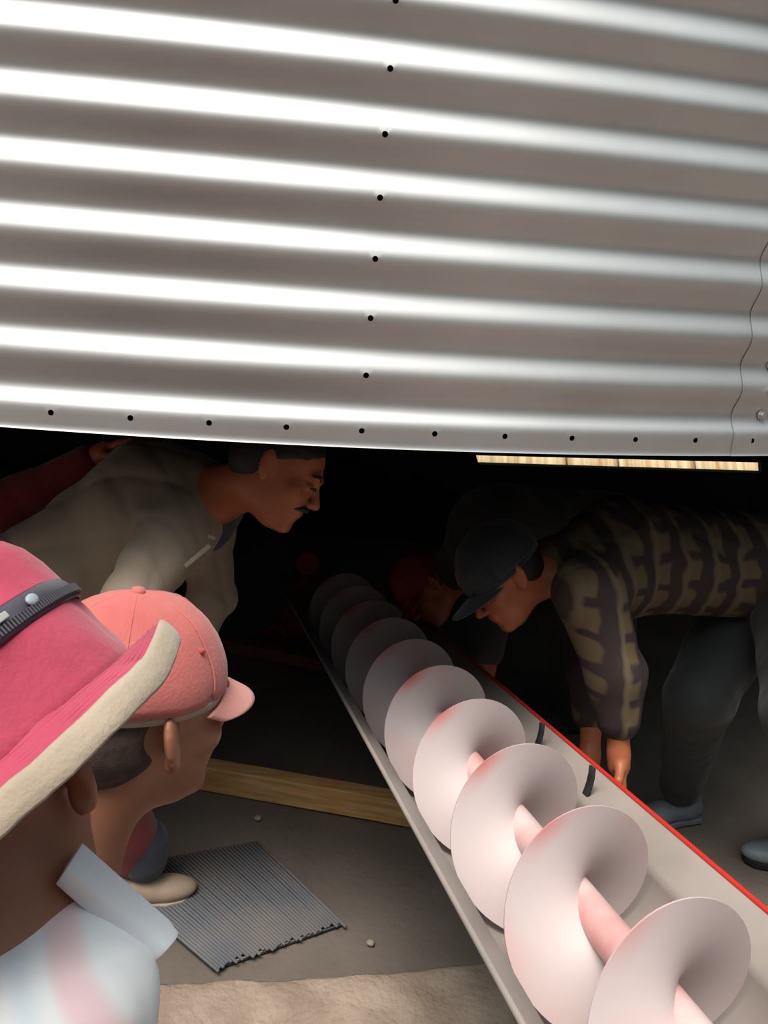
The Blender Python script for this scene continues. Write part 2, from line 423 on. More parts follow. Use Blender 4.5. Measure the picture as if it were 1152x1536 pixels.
for nm, cx in (('blocker_left', xl-.03), ('blocker_right', xr+.03)):
    v, f = box_v((cx, 4.25, 1.645), (1, 0, 0), (0, 1, 0), (0, 0, 1), .03, 1.2, 1.655); setp(mesh_obj(nm, v, f, DARK_BLOCKER, smooth=False), kind='structure')
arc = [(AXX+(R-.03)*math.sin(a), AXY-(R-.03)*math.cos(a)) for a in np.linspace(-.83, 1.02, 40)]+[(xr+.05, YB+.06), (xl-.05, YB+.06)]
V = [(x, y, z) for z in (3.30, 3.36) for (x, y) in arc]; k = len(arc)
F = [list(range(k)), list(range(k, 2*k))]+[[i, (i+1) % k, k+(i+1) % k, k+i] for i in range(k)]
setp(mesh_obj('blocker_top', V, F, DARK_BLOCKER, smooth=False), kind='structure')  # added lid, follows the bin arc to stop light leaking in from above

# sunlit tan panels outside the slit, each its own sheet
def panel_mat():
    m = mat('tan_sheet', (.8, .6, .35), .5); t = m.node_tree; b = t.nodes['Principled BSDF']
    tc = t.nodes.new('ShaderNodeTexCoord'); mpn = t.nodes.new('ShaderNodeMapping'); mpn.inputs['Scale'].default_value = (14, .1, .1)
    n = t.nodes.new('ShaderNodeTexNoise'); n.inputs['Scale'].default_value = 1.5; n.inputs['Detail'].default_value = 6
    r = t.nodes.new('ShaderNodeValToRGB'); r.color_ramp.elements[0].position = .38; r.color_ramp.elements[1].position = .62
    r.color_ramp.elements[0].color = (.62, .36, .14, 1); r.color_ramp.elements[1].color = (.92, .78, .48, 1)
    t.links.new(tc.outputs['Object'], mpn.inputs[0]); t.links.new(mpn.outputs[0], n.inputs[0]); t.links.new(n.outputs[0], r.inputs[0]); t.links.new(r.outputs[0], b.inputs['Base Color'])
    return m
PM = panel_mat(); YP = 6.9
ed = [700, 858, 939, 1060, 1165]
plabs = ['tan sheet at the left end of the lit slit', 'narrow tan sheet second along the lit slit', 'tan sheet third along the lit slit', 'tan sheet at the right end of the lit slit']
for i in range(4):
    p0 = onY(ed[i]+1.8, 690, YP); p1 = onY(ed[i+1]-1.8, 700, YP)
    hx = (p1.x-p0.x)/2; nz = 24; V = []; F = []
    z0_, z1_ = 0, max(p0.z, p1.z)+.35
    for k in range(nz+1):
        x = p0.x+2*hx*k/nz; y = YP+.008*math.cos(k*math.pi/2)
        V += [(x, y, z0_), (x, y+.8, z1_)]
    for k in range(nz): F.append([2*k, 2*k+2, 2*k+3, 2*k+1])
    org = V[0]
    o = mesh_obj('metal_sheet', V, F, PM, solid=.004); setp(o, plabs[i], 'metal sheet', 'sheets beyond the slit')

# ------------------------------------------------------------ the auger
Aq = N(P(995.48, 1502.67, 1.3023)); dq = N(ray(288.295, 636.166)); dq /= np.linalg.norm(dq)
e1 = np.cross(dq, [0, 0, 1]); e1 /= np.linalg.norm(e1); e2 = np.cross(e1, dq)
PITCHA = .3142; PH = 1.0642; RF = .15; RSH = .030
S0, S1 = -.75, 3.05
screw = empty('auger', tuple(Aq)); setp(screw, 'long white painted screw auger sloping down into the dark bin', 'auger')
V, F = tube([Aq+dq*s for s in np.linspace(S0, S1, 40)], RSH, 24)
mesh_obj('shaft', V, F, PINKP, screw)
# flighting: one long ribbon with thickness; s = -(theta-PH)/(2 pi)*pitch
V = []; F = []; NT = int((S1-S0)/PITCHA*64); nr = 9
for i in range(NT+1):
    s = S0+.03+(S1-S0-.06)*i/NT; th = PH-2*math.pi*s/PITCHA
    # photo's measured start of the helix
    for side in (0, 1):
        for j in range(nr):
            r = RSH-.004+(RF-RSH+.004)*j/(nr-1); th_ = .0035*(1-.55*j/(nr-1))
            V.append(Aq+dq*(s+(th_ if side else -th_))+r*math.cos(th)*e1+r*math.sin(th)*e2)
st = 2*nr
for i in range(NT):
    for j in range(nr-1):
        F.append([i*st+j, i*st+j+1, (i+1)*st+j+1, (i+1)*st+j]); F.append([i*st+nr+j, (i+1)*st+nr+j, (i+1)*st+nr+j+1, i*st+nr+j+1])
    F.append([i*st+nr-1, i*st+2*nr-1, (i+1)*st+2*nr-1, (i+1)*st+nr-1]); F.append([i*st, (i+1)*st, (i+1)*st+nr, i*st+nr])
def flight_mat():
    m = mat('flight_paint', (.72, .62, .61), .6); t = m.node_tree; b = t.nodes['Principled BSDF']
    tc = t.nodes.new('ShaderNodeTexCoord'); n = t.nodes.new('ShaderNodeTexNoise'); n.inputs['Scale'].default_value = 3.5; n.inputs['Detail'].default_value = 2
    r = t.nodes.new('ShaderNodeValToRGB'); r.color_ramp.elements[0].color = (.54, .455, .455, 1); r.color_ramp.elements[1].color = (.57, .35, .345, 1)
    r.color_ramp.elements[0].position = .52; r.color_ramp.elements[1].position = .72
    t.links.new(tc.outputs['Object'], n.inputs[0]); t.links.new(n.outputs[0], r.inputs[0])
    a = t.nodes.new('ShaderNodeAttribute'); a.attribute_name = 'edge_paint'
    mx = t.nodes.new('ShaderNodeMixRGB'); mx.inputs[2].default_value = (.60, .05, .04, 1); t.links.new(a.outputs['Fac'], mx.inputs[0]); t.links.new(r.outputs[0], mx.inputs[1]); t.links.new(mx.outputs[0], b.inputs['Base Color'])
    return m
fl = mesh_obj('flighting', V, F, flight_mat(), screw, sharp=True)
ep = []
for i in range(NT+1):
    s = S0+.03+(S1-S0-.06)*i/NT; th = math.degrees(PH-2*math.pi*s/PITCHA) % 360
    wgt = math.exp(-((th-122)/16)**2)*(.55+.6*noise.noise(Vector((s*7, 0, 0))))
    for side in (0, 1):
        for j in range(nr): ep.append(max(0, min(1, wgt*max(0, (j/(nr-1)-.75)/.25)*1.3)))
fl.data.attributes.new('edge_paint', 'FLOAT', 'POINT').data.foreach_set('value', ep)
# trough
tr = empty('auger_trough', tuple(Aq-e2*.17)); setp(tr, 'open pale metal trough with red edge cradling the screw auger', 'trough')
prof = []
RT = .168
aL, aR = .216, .240; tz = .03
for k in range(25):
    w = math.pi+math.pi*k/24; prof.append((RT*math.cos(w), RT*math.sin(w)*.97))
prof = [(-aL, tz)]+[(-aL+.012, tz-.02)]+[(p[0]*1.05, p[1]) for p in prof]+[(aR-.012, tz-.02)]+[(aR, tz)]
V = []; F = []; ss = np.linspace(S0, S1+.02, 30); np_ = len(prof)
for s in ss:
    for (x, y) in prof: V.append(Aq+dq*s+x*e1+y*e2)
for i in range(len(ss)-1):
    for j in range(np_-1): q = i*np_+j; F.append([q, q+1, q+np_+1, q+np_])
mesh_obj('trough_body', V, F, WHITE2, tr, solid=.004)
for sgn, x in ((1, aR), (-1, -aL)):
    v, f = tube([Aq+dq*s+(x+sgn*.004)*e1+(tz+.002)*e2 for s in np.linspace(S0, S1, 12)], .005, 8)
    mesh_obj('red_rim' if sgn > 0 else 'grey_rim', v, f, RED if sgn > 0 else WHITE2, tr)
v, f = join(*[box_v(Aq+dq*(S1+.012)+q*e1*0-e2*.06, e1, e2, dq, .2, .10, .004) for q in (0,)])
mesh_obj('end_plate', v, f, RED_DARK, tr, smooth=False)
for s in (1.02, .72):
    V = []; F = []
    for k in range(13):
        w = -.9+ (1.25)*k/12; 
        c = Aq+dq*s+(RT+.012+.03*max(0, k-8)/4)*math.cos(w)*e1+(RT+.012)*math.sin(w)*e2
        V += [c-dq*.012, c+dq*.012]
    for k in range(12): F.append([2*k, 2*k+2, 2*k+3, 2*k+1])
    mesh_obj('bracket_strap', V, F, BLACKC, tr, solid=.005)
# trough foot under the raised end, on the ground behind the camera side
fp = Aq+dq*(-.55)-e2*.165
for q in (-1, 1):
    v, f = tube([fp+e1*.10*q+e2*.02, N((fp[0]+e1[0]*.25*q, fp[1]+e1[1]*.25*q, 0))], .014, 10); mesh_obj('support_leg', v, f, RED_DARK, tr)

# ------------------------------------------------------------ timbers, mat, red post
def timber(name, p0, p1, w, h, m, label, cat='timber'):
    p0, p1 = N(p0), N(p1); d = unit(p1-p0); n = unit(np.cross([0, 0, 1], d)); L = np.linalg.norm(p1-p0); nseg = 14
    V = []; F = []
    for i in range(nseg+1):
        c = p0+(p1-p0)*i/nseg
        j = .003*noise.noise(Vector((i*.9, 0, p0[0]))); j2 = .003*noise.noise(Vector((i*.9, 5, p0[0])))
        for (a, b) in ((0, 0), (0, h), (w, h), (w, 0)): V.append(c+n*(a+j)+N((0, 0, b+(j2 if b else 0))))
    for i in range(nseg):
        for k in range(4): F.append([i*4+k, i*4+(k+1) % 4, (i+1)*4+(k+1) % 4, (i+1)*4+k])
    F += [[0, 1, 2, 3], [nseg*4+k for k in (3, 2, 1, 0)]]
    o = mesh_obj(name, V, F, m, smooth=False, bevel=.004); setp(o, label, cat); return o
def wood_grain(m):
    t = m.node_tree; b = t.nodes['Principled BSDF']
    tc = t.nodes.new('ShaderNodeTexCoord'); mpn = t.nodes.new('ShaderNodeMapping'); mpn.inputs['Scale'].default_value = (3, 40, 60)
    n = t.nodes.new('ShaderNodeTexNoise'); n.inputs['Scale'].default_value = 1; n.inputs['Detail'].default_value = 6
    t.links.new(tc.outputs['Object'], mpn.inputs[0]); t.links.new(mpn.outputs[0], n.inputs[0])
    mx = t.nodes.new('ShaderNodeMixRGB'); mx.blend_type = 'MULTIPLY'; mx.inputs[0].default_value = .55
    src = b.inputs['Base Color'].links[0].from_socket
    r = t.nodes.new('ShaderNodeValToRGB'); r.color_ramp.elements[0].position = .35; r.color_ramp.elements[1].position = .6; r.color_ramp.elements[0].color = (.45, .38, .32, 1); r.color_ramp.elements[1].color = (1, 1, 1, 1)
    t.links.new(n.outputs[0], r.inputs[0]); t.links.new(src, mx.inputs[1]); t.links.new(r.outputs[0], mx.inputs[2]); t.links.new(mx.outputs[0], b.inputs['Base Color'])
wood_grain(WOOD)
pL, pR = G(60, 1143), G(640, 1246)
timber('timber_beam', pL, pR, .06, .085, WOOD, 'yellow sawn timber lying on the floor beside the auger')
pL, pR = G(250, 960), G(500, 1012)
timber('timber_beam', pL, pR, .07, .05, WOOD2, 'dim reddish timber lying farther back in the dark')

# grille mat
def mat_grid():
    c = [G(322, 1452, .012), G(514, 1386, .012), G(385, 1262, .012), G(150, 1305, .012)]
    V = []; F = []; n1 = 40
    def q(u, v): return (c[0]*(1-u)+c[1]*u)*(1-v)+(c[3]*(1-u)+c[2]*u)*v
    parts = []
    for i in range(n1+1):
        u = i/n1; v0 = -.02+random.random()*.05 if 0 < i < n1 else -.03
        a, b = N(q(u, v0)), N(q(u, 1)); zz = N((0, 0, .0))
        parts.append(tube([a, (a+b)/2+N((0, 0, .002*random.random())), b], .0042, 6))
    m = 30
    parts2 = []
    for j in range(m+1):
        v = .015+.97*j/m; a, b = N(q(0, v)), N(q(1, v))
        parts2.append(tube([a-N((0, 0, .006)), b-N((0, 0, .006))], .0028, 5))
    base = [q(0, .01)-Vector((0, 0, .011)), q(1, .01)-Vector((0, 0, .011)), q(1, 1)-Vector((0, 0, .011)), q(0, 1)-Vector((0, 0, .011))]
    return join(*parts), join(*parts2), ([tuple(b) for b in base], [[0, 1, 2, 3]])
p1_, p2_, p3_ = mat_grid()
MATM = mat('blue_grey_mat', (.13, .14, .165), .8, col2=(.19, .175, .17), scale=5)
mt = empty('floor_mat', tuple(G(390, 1360))); setp(mt, 'blue-grey ribbed floor mat with frayed edge on the earth floor', 'mat')
mesh_obj('ribs', *p1_, MATM, mt); mesh_obj('cross_threads', *p2_, MATM, mt); mesh_obj('backing', *p3_, mat('mat_backing', (.05, .055, .06), .9), mt, solid=.002)
# small pebbles on the floor
PEB = mat('pale_pebble', (.35, .30, .25), .9)
for (x, y, l) in ((387, 1227, 'small pale pebble in the dark below the timber'), (556, 1414, 'tiny pebble on the floor right of the mat')):
    c = G(x, y, .006); bm = bmesh.new(); bmesh.ops.create_icosphere(bm, subdivisions=2, radius=.011)
    for v in bm.verts: v.co *= 1+.2*noise.noise(v.co*150); v.co.z *= .6
    V = [tuple(v.co+c) for v in bm.verts]; F = [[v.index for v in f.verts] for f in bm.faces]; bm.free()
    setp(mesh_obj('pebble', V, F, PEB), l, 'pebble')

# red stand with a round head
sb = G(420, 955); st_ = P(462, 845, fwd.dot(sb-CAM)*1.0)
rs = empty('red_stand', tuple(sb)); setp(rs, 'dull red post with round head standing left of the auger end', 'stand')
top = N((sb.x+(st_.x-sb.x), st_.y, st_.z)); bot = N(sb)
v, f = tube([bot+N((0, 0, .01)), bot*.5+top*.5, top-N((0, 0, .03))], [.020, .018, .018], 12); mesh_obj('post', v, f, RED_DARK, rs)
v, f = disc(top, unit(N(CAM)-top), .052, .03, 28); mesh_obj('round_head', v, f, RED_DARK, rs, bevel=.006, smooth=False)
v, f = join(tube([bot+N((-.08, .0, .012)), bot+N((0, 0, .06))], .014, 8), tube([bot+N((.035, -.05, .012)), bot+N((0, 0, .06))], .014, 8), tube([bot+N((0, .1, .012)), bot+N((0, 0, .06))], .014, 8)); mesh_obj('foot', v, f, RED_DARK, rs)

# ------------------------------------------------------------ people
def cloth_mat(name, c1, c2, scale=6, bump=.25, bs=250, rough=.85, sheen=.2):
    return mat(name, c1, rough, col2=c2, scale=scale, bump=bump, bscale=bs, sheen=sheen)
def weave_mat(name, build):
    m = bpy.data.materials.new(name); m.use_nodes = True; t = m.node_tree; b = t.nodes['Principled BSDF']; b.inputs['Roughness'].default_value = .85
    a = t.nodes.new('ShaderNodeAttribute'); a.attribute_name = 'weave'; s = t.nodes.new('ShaderNodeSeparateXYZ'); 
    n = t.nodes.new('ShaderNodeTexNoise'); n.inputs['Scale'].default_value = 14; t.links.new(a.outputs['Vector'], n.inputs['Vector'])
    n.inputs['Detail'].default_value = 1; vs_ = t.nodes.new('ShaderNodeVectorMath'); vs_.operation = 'MULTIPLY_ADD'; vs_.inputs[1].default_value = (.045, .05, 0); t.links.new(n.outputs['Color'], vs_.inputs[0]); t.links.new(a.outputs['Vector'], vs_.inputs[2])
    t.links.new(vs_.outputs[0], s.inputs[0])
    build(t, b, s); return m
def stripe(t, sock, period, width, phase=0):
    m1 = t.nodes.new('ShaderNodeMath'); m1.operation = 'MULTIPLY'; m1.inputs[1].default_value = 2*math.pi/period; t.links.new(sock, m1.inputs[0])
    m0 = t.nodes.new('ShaderNodeMath'); m0.operation = 'ADD'; m0.inputs[1].default_value = phase; t.links.new(m1.outputs[0], m0.inputs[0])
    m2 = t.nodes.new('ShaderNodeMath'); m2.operation = 'COSINE'; t.links.new(m0.outputs[0], m2.inputs[0])
    m3 = t.nodes.new('ShaderNodeMapRange'); m3.interpolation_type = 'SMOOTHSTEP'; c = math.cos(math.pi*width); m3.inputs[1].default_value = c-.35; m3.inputs[2].default_value = c+.35; t.links.new(m2.outputs[0], m3.inputs[0])
    return m3.outputs[0]
def mix(t, fac, a, b):
    m = t.nodes.new('ShaderNodeMixRGB'); t.links.new(fac, m.inputs[0])
    for i, v in ((1, a), (2, b)):
        if isinstance(v, tuple): m.inputs[i].default_value = (*v, 1)
        else: t.links.new(v, m.inputs[i])
    return m.outputs[0]
def plaid(t, b, s):
    c = mix(t, stripe(t, s.outputs[0], .085, .42), (.038, .024, .022), (.125, .085, .045))
    c = mix(t, stripe(t, s.outputs[1], .075, .32), c, (.036, .022, .024))
    c = mix(t, stripe(t, s.outputs[0], .085, .12, 1.6), c, (.19, .14, .08))
    t.links.new(c, b.inputs['Base Color'])
def pinkstripe(t, b, s):
    c = mix(t, stripe(t, s.outputs[0], .085, .26, 0.4), (.86, .88, .92), (.90, .66, .70))
    c = mix(t, stripe(t, s.outputs[0], .085, .14, 2.9), c, (.70, .79, .90))
    t.links.new(c, b.inputs['Base Color'])
PLAID = weave_mat('plaid_cloth', plaid); STRIPE = weave_mat('striped_cloth', pinkstripe)
TAN = cloth_mat('khaki_shirt_cloth', (.27, .21, .155), (.33, .26, .195))
MAROON = cloth_mat('maroon_cloth', (.20, .012, .02), (.26, .02, .03))
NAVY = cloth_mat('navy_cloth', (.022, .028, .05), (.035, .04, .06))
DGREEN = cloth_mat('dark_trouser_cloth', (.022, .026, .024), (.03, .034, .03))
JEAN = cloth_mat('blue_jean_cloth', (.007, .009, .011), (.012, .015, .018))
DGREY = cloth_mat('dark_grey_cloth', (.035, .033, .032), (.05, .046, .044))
SHOE = mat('tan_shoe_leather', (.36, .26, .19), .6, col2=(.42, .32, .24), scale=10)
SHOEG = mat('grey_shoe_leather', (.17, .20, .23), .5, col2=(.22, .25, .28), scale=10)
SOLE = mat('pale_sole', (.45, .38, .30), .7)
CREAM = cloth_mat('cream_cotton', (.36, .285, .215), (.43, .345, .265), scale=20)

def shoe(parent, toe, heel, m, sole_m=None, name='shoe'):
    toe, heel = N(toe), N(heel); d = unit(toe-heel); n = np.cross([0, 0, 1], d); n = unit(n); L = np.linalg.norm(toe-heel); u = N((0, 0, 1))
    M = np.stack([d, n, u])
    def X(a, b, c): return heel+d*a*L+n*b+u*c
    pr = [cap(X(.12, 0, .045), X(.55, 0, .045), .034, .036), ell(X(.74, 0, .034), (.085, .046, .032), M, k=.03), ell(X(.2, 0, .05), (.055, .036, .05), M, k=.02), cap(X(.2, 0, .06), X(.18, 0, .10), .036, .038, k=.02)]
    s = body(name, pr, .005, m, parent)
    V = []; F = []
    outl = [(0, .028), (.02, .034), (.3, .032), (.55, .042), (.75, .049), (.92, .038), (1.0, .012)]
    pts = [(a, b) for a, b in outl]+[(a, -b) for a, b in outl[::-1]]
    for (a, b) in pts: V.append(X(a, b, .0)); 
    for (a, b) in pts: V.append(X(a, b, .018))
    k = len(pts); F = [list(range(k)), list(range(k, 2*k))]+[[i, (i+1) % k, k+(i+1) % k, k+i] for i in range(k)]
    mesh_obj('sole', V, F, sole_m or SOLE, s if False else parent, smooth=False, bevel=.003)
    return s
def leg(hip, knee, ankle, r=(.085, .06, .042)): return [cap(hip, knee, r[0], r[1], k=.03), cap(knee, ankle, r[1], r[2], k=.03)]
def face_hair(L, s, parent, brow=True, moustache=False, crown=False, crown_shift=0):
    if brow:
        for q in (-1, 1):
            v, f = tube([L(.094*s, q*.012*s, .027*s), L(.094*s, q*.030*s, .034*s), L(.080*s, q*.050*s, .028*s)], [.003*s, .004*s, .002*s], 6); mesh_obj('eyebrow', v, f, HAIR, parent)
            v, f = tube([L(.093*s, q*.02*s, .004*s), L(.0965*s, q*.031*s, .006*s), L(.089*s, q*.043*s, .003*s)], [.0015, .0042*s, .0015], 6); mesh_obj('eye', v, f, EYE, parent)
    if moustache:
        v, f = tube([L(.080*s, -.030*s, -.050*s), L(.094*s, -.018*s, -.042*s), L(.101*s, 0, -.039*s), L(.094*s, .018*s, -.042*s), L(.080*s, .030*s, -.050*s)], [.002, .005, .0055, .005, .002], 8); mesh_obj('moustache', v, f, HAIR, parent)
    if crown:
        pr = [ell(L(-.018*s, 0, .042*s), N((.100, .0825, .088))*s, L.M), ell(L(-.05*s, 0, -.005*s), N((.06, .073, .06))*s, L.M, k=.02)]
        pr.append(cut(cap(L(.13*s, -.12*s, .02*s), L(.13*s, .12*s, .02*s), .07*s, k=.01)))
        pr.append(cut(ell(L(.055*s, 0, -.035*s), N((.085, .13, .085))*s, L.M, k=.01)))
        body('hair', pr, .004, HAIR, parent, folds(.0015, 260, 3))

# ---- man in khaki shirt bending in from the left
cL = frame(P(416, 706, 2.14), dirpx(.84, -.52, -.10), dirpx(.50, .86, .05))
pelvis = N(P(15, 905, 2.50)); chest = N(P(235, 765, 2.32)); nb = N(P(322, 742, 2.24))
sh_n = N(P(262, 795, 2.17)); el_n = N(P(195, 905, 2.06)); wr_n = N(P(250, 985, 2.15))
sh_f = N(P(305, 775, 2.42)); el_f = N(P(318, 895, 2.44)); wr_f = N(P(285, 985, 2.50))
kn1 = N(P(140, 1120, 2.38)); ft1 = N(G(205, 1345)); an1 = ft1+N((0, 0, .11))
kn2 = N(P(40, 1130, 2.6)); an2 = N((kn2[0]-.05, kn2[1]+.1, .11))
pc = empty('person', (pelvis[0], pelvis[1], 0)); setp(pc, 'moustached man in khaki shirt bending in from the left, looking at the auger', 'person')
pr = head_prims(cL)+[cap(cL(-.03, 0, -.05), nb, .054, .062, k=.03), cap(chest, pelvis, .11, .11, k=.05), cap(nb, sh_n, .05, .045, k=.04), cap(nb, sh_f, .05, .045, k=.04),
     cap(sh_n, el_n, .045, .038), cap(el_n, wr_n, .037, .026), cap(sh_f, el_f, .045, .038), cap(el_f, wr_f, .037, .026)]
pr += hand_prims(wr_f, wr_f-el_f, (-1, -.3, 0), 1, .5)+hand_prims(wr_n, wr_n-el_n, (0, 0, -1), 1, .6)
pr += leg(pelvis+N((.02, -.08, 0)), kn1, an1, (.07, .045, .035))+leg(pelvis+N((0, .08, 0)), kn2, an2, (.07, .045, .035))
body('body', pr, .0045, SKIN_IN, pc)
face_hair(cL, 1, pc, moustache=True, crown=True)
shirt = [cap(chest, pelvis, .158, .150, k=.05), cap(chest, nb*.6+chest*.4, .15, .11, k=.05), cap(sh_n*.6+chest*.4, sh_n, .085, .080, k=.04), cap(sh_n, el_n, .080, .062, k=.03),
         cap(sh_f, el_f, .07, .058, k=.03), cap(el_f, wr_f*.85+el_f*.15, .056, .045, k=.02), cap(el_n, wr_n*.8+el_n*.2, .06, .048, k=.02), cap(chest, sh_f, .11, .08, k=.04),
         cap(pelvis, pelvis+N((0, 0, -.18)), .155, .16, k=.06)]
body('shirt', shirt, .007, TAN, pc, folds(.016, 40, 1))
und = [cap(nb*.8+chest*.2+N((0, .0, -.02)), nb+unit(cL.o-nb)*.02, .085, .064), cap(nb+N((.0, .04, -.03)), nb+N((-.03, .03, -.09)), .06, .06, k=.04)]
body('dark_undershirt', und, .006, NAVY, pc, folds(.004, 60, 2))
v, f = join(box_v(P(318, 806, 2.08), dirpx(.9, -.3), dirpx(.3, .9), fwd, .008, .003, .002)); mesh_obj('collar_tip', v, f, TAN, pc, smooth=False)
v, f = join(box_v(P(296, 834, 2.06), dirpx(.72, .6), dirpx(-.6, .72), fwd, .034, .005, .002)); mesh_obj('collar_edge', v, f, TAN, pc, smooth=False, bevel=.002)
tro = leg(pelvis+N((.02, -.08, -.02)), kn1, an1+N((0, 0, .03)), (.12, .088, .070))+leg(pelvis+N((0, .08, -.02)), kn2, an2+N((0, 0, .03)), (.12, .085, .065))
body('trousers', tro, .007, MAROON, pc, folds(.008, 45, 4))
cf = an1+N((.02, -.01, .02)); body('trouser_cuff', [cap(cf, cf+N((0, 0, .05)), .060, .062)], .005, NAVY, pc)
shoe(pc, G(287, 1345), G(287, 1345)+unit(N(G(180, 1372))-N(G(287, 1345))).tolist()*1 if False else Vector(N(G(287, 1345))+unit(N(G(200, 1352))-N(G(287, 1345)))*.27), SHOE)
a2 = Vector((an2[0], an2[1], 0)); shoe(pc, a2+Vector((.17, -.06, 0)), a2+Vector((-.08, .03, 0)), SHOE)

# ---- man in plaid shirt bending over from the right
eL = frame(P(757, 868, 2.52), dirpx(-.72, -.66, -.22), dirpx(-.68, .72, -.12))
pelvis = N(P(1170, 850, 2.75)); chest = N(P(930, 835, 2.62)); nb = N(P(842, 850, 2.58))
sh_n = N(P(885, 890, 2.43)); el_n = N(P(925, 1010, 2.42)); wr_n = N(P(928, 1130, 2.44))
sh_f = N(P(890, 900, 2.76)); el_f = N(P(890, 1010, 2.72)); wr_f = N(P(885, 1130, 2.68))
ftA = N(G(990, 1235)); anA = ftA+N((.05, .02, .11)); knA = N(P(1050, 1045, 2.75))
ftB = N(G(1150, 1282)); anB = N(G(1215, 1275))+N((0, 0, .11)); knB = N(P(1200, 1070, 2.5))
pe = empty('person', (pelvis[0], pelvis[1], 0)); setp(pe, 'man in plaid shirt and grey cap bending over from the right with arms down', 'person')
pr = head_prims(eL)+[cap(eL(-.03, 0, -.05), nb, .054, .062, k=.03), cap(chest, pelvis, .11, .11, k=.05), cap(nb, sh_n, .05, .045, k=.04), cap(nb, sh_f, .05, .045, k=.04),
     cap(sh_n, el_n, .045, .038), cap(el_n, wr_n, .037, .026), cap(sh_f, el_f, .045, .038), cap(el_f, wr_f, .037, .026)]
pr += hand_prims(wr_f, wr_f-el_f, (-1, 0, 0), 1, .5)+hand_prims(wr_n, wr_n-el_n, (-1, 0, 0), -1, .5)
pr += leg(pelvis+N((0, .09, 0)), knA, anA, (.07, .045, .035))+leg(pelvis+N((0, -.09, 0)), knB, anB, (.07, .045, .035))
body('body', pr, .0045, SKIN_IN, pe)
face_hair(eL, 1, pe, crown=True)
shirt = [cap(chest, pelvis, .150, .140, k=.05), cap(chest, nb, .14, .085, k=.05), cap(chest, sh_n, .12, .085, k=.05), cap(sh_n, el_n, .085, .072, k=.03), cap(el_n, el_n*.45+wr_n*.55, .072, .055, k=.02),
         cap(chest, sh_f, .11, .08, k=.05), cap(sh_f, el_f, .08, .068, k=.03), cap(el_f, el_f*.5+wr_f*.5, .066, .052, k=.02)]
body('plaid_shirt', shirt, .006, PLAID, pe, folds(.014, 44, 5), axes=(dirpx(1, .10, .35), (0, 0, 1)))
tro = leg(pelvis+N((0, .09, -.02)), knA, anA+N((0, 0, .02)), (.135, .095, .065))+leg(pelvis+N((.03, -.09, -.02)), knB, anB+N((0, 0, .02)), (.14, .09, .065))
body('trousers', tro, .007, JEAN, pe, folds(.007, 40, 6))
shoe(pe, ftA+N((-.12, -.05, 0)), ftA+N((.13, .05, 0)), SHOEG, SHOEG); shoe(pe, N(G(1114, 1290)), N(G(1114, 1290))+unit(N(G(1210, 1296))-N(G(1114, 1290)))*.28, SHOEG, BLACKC)

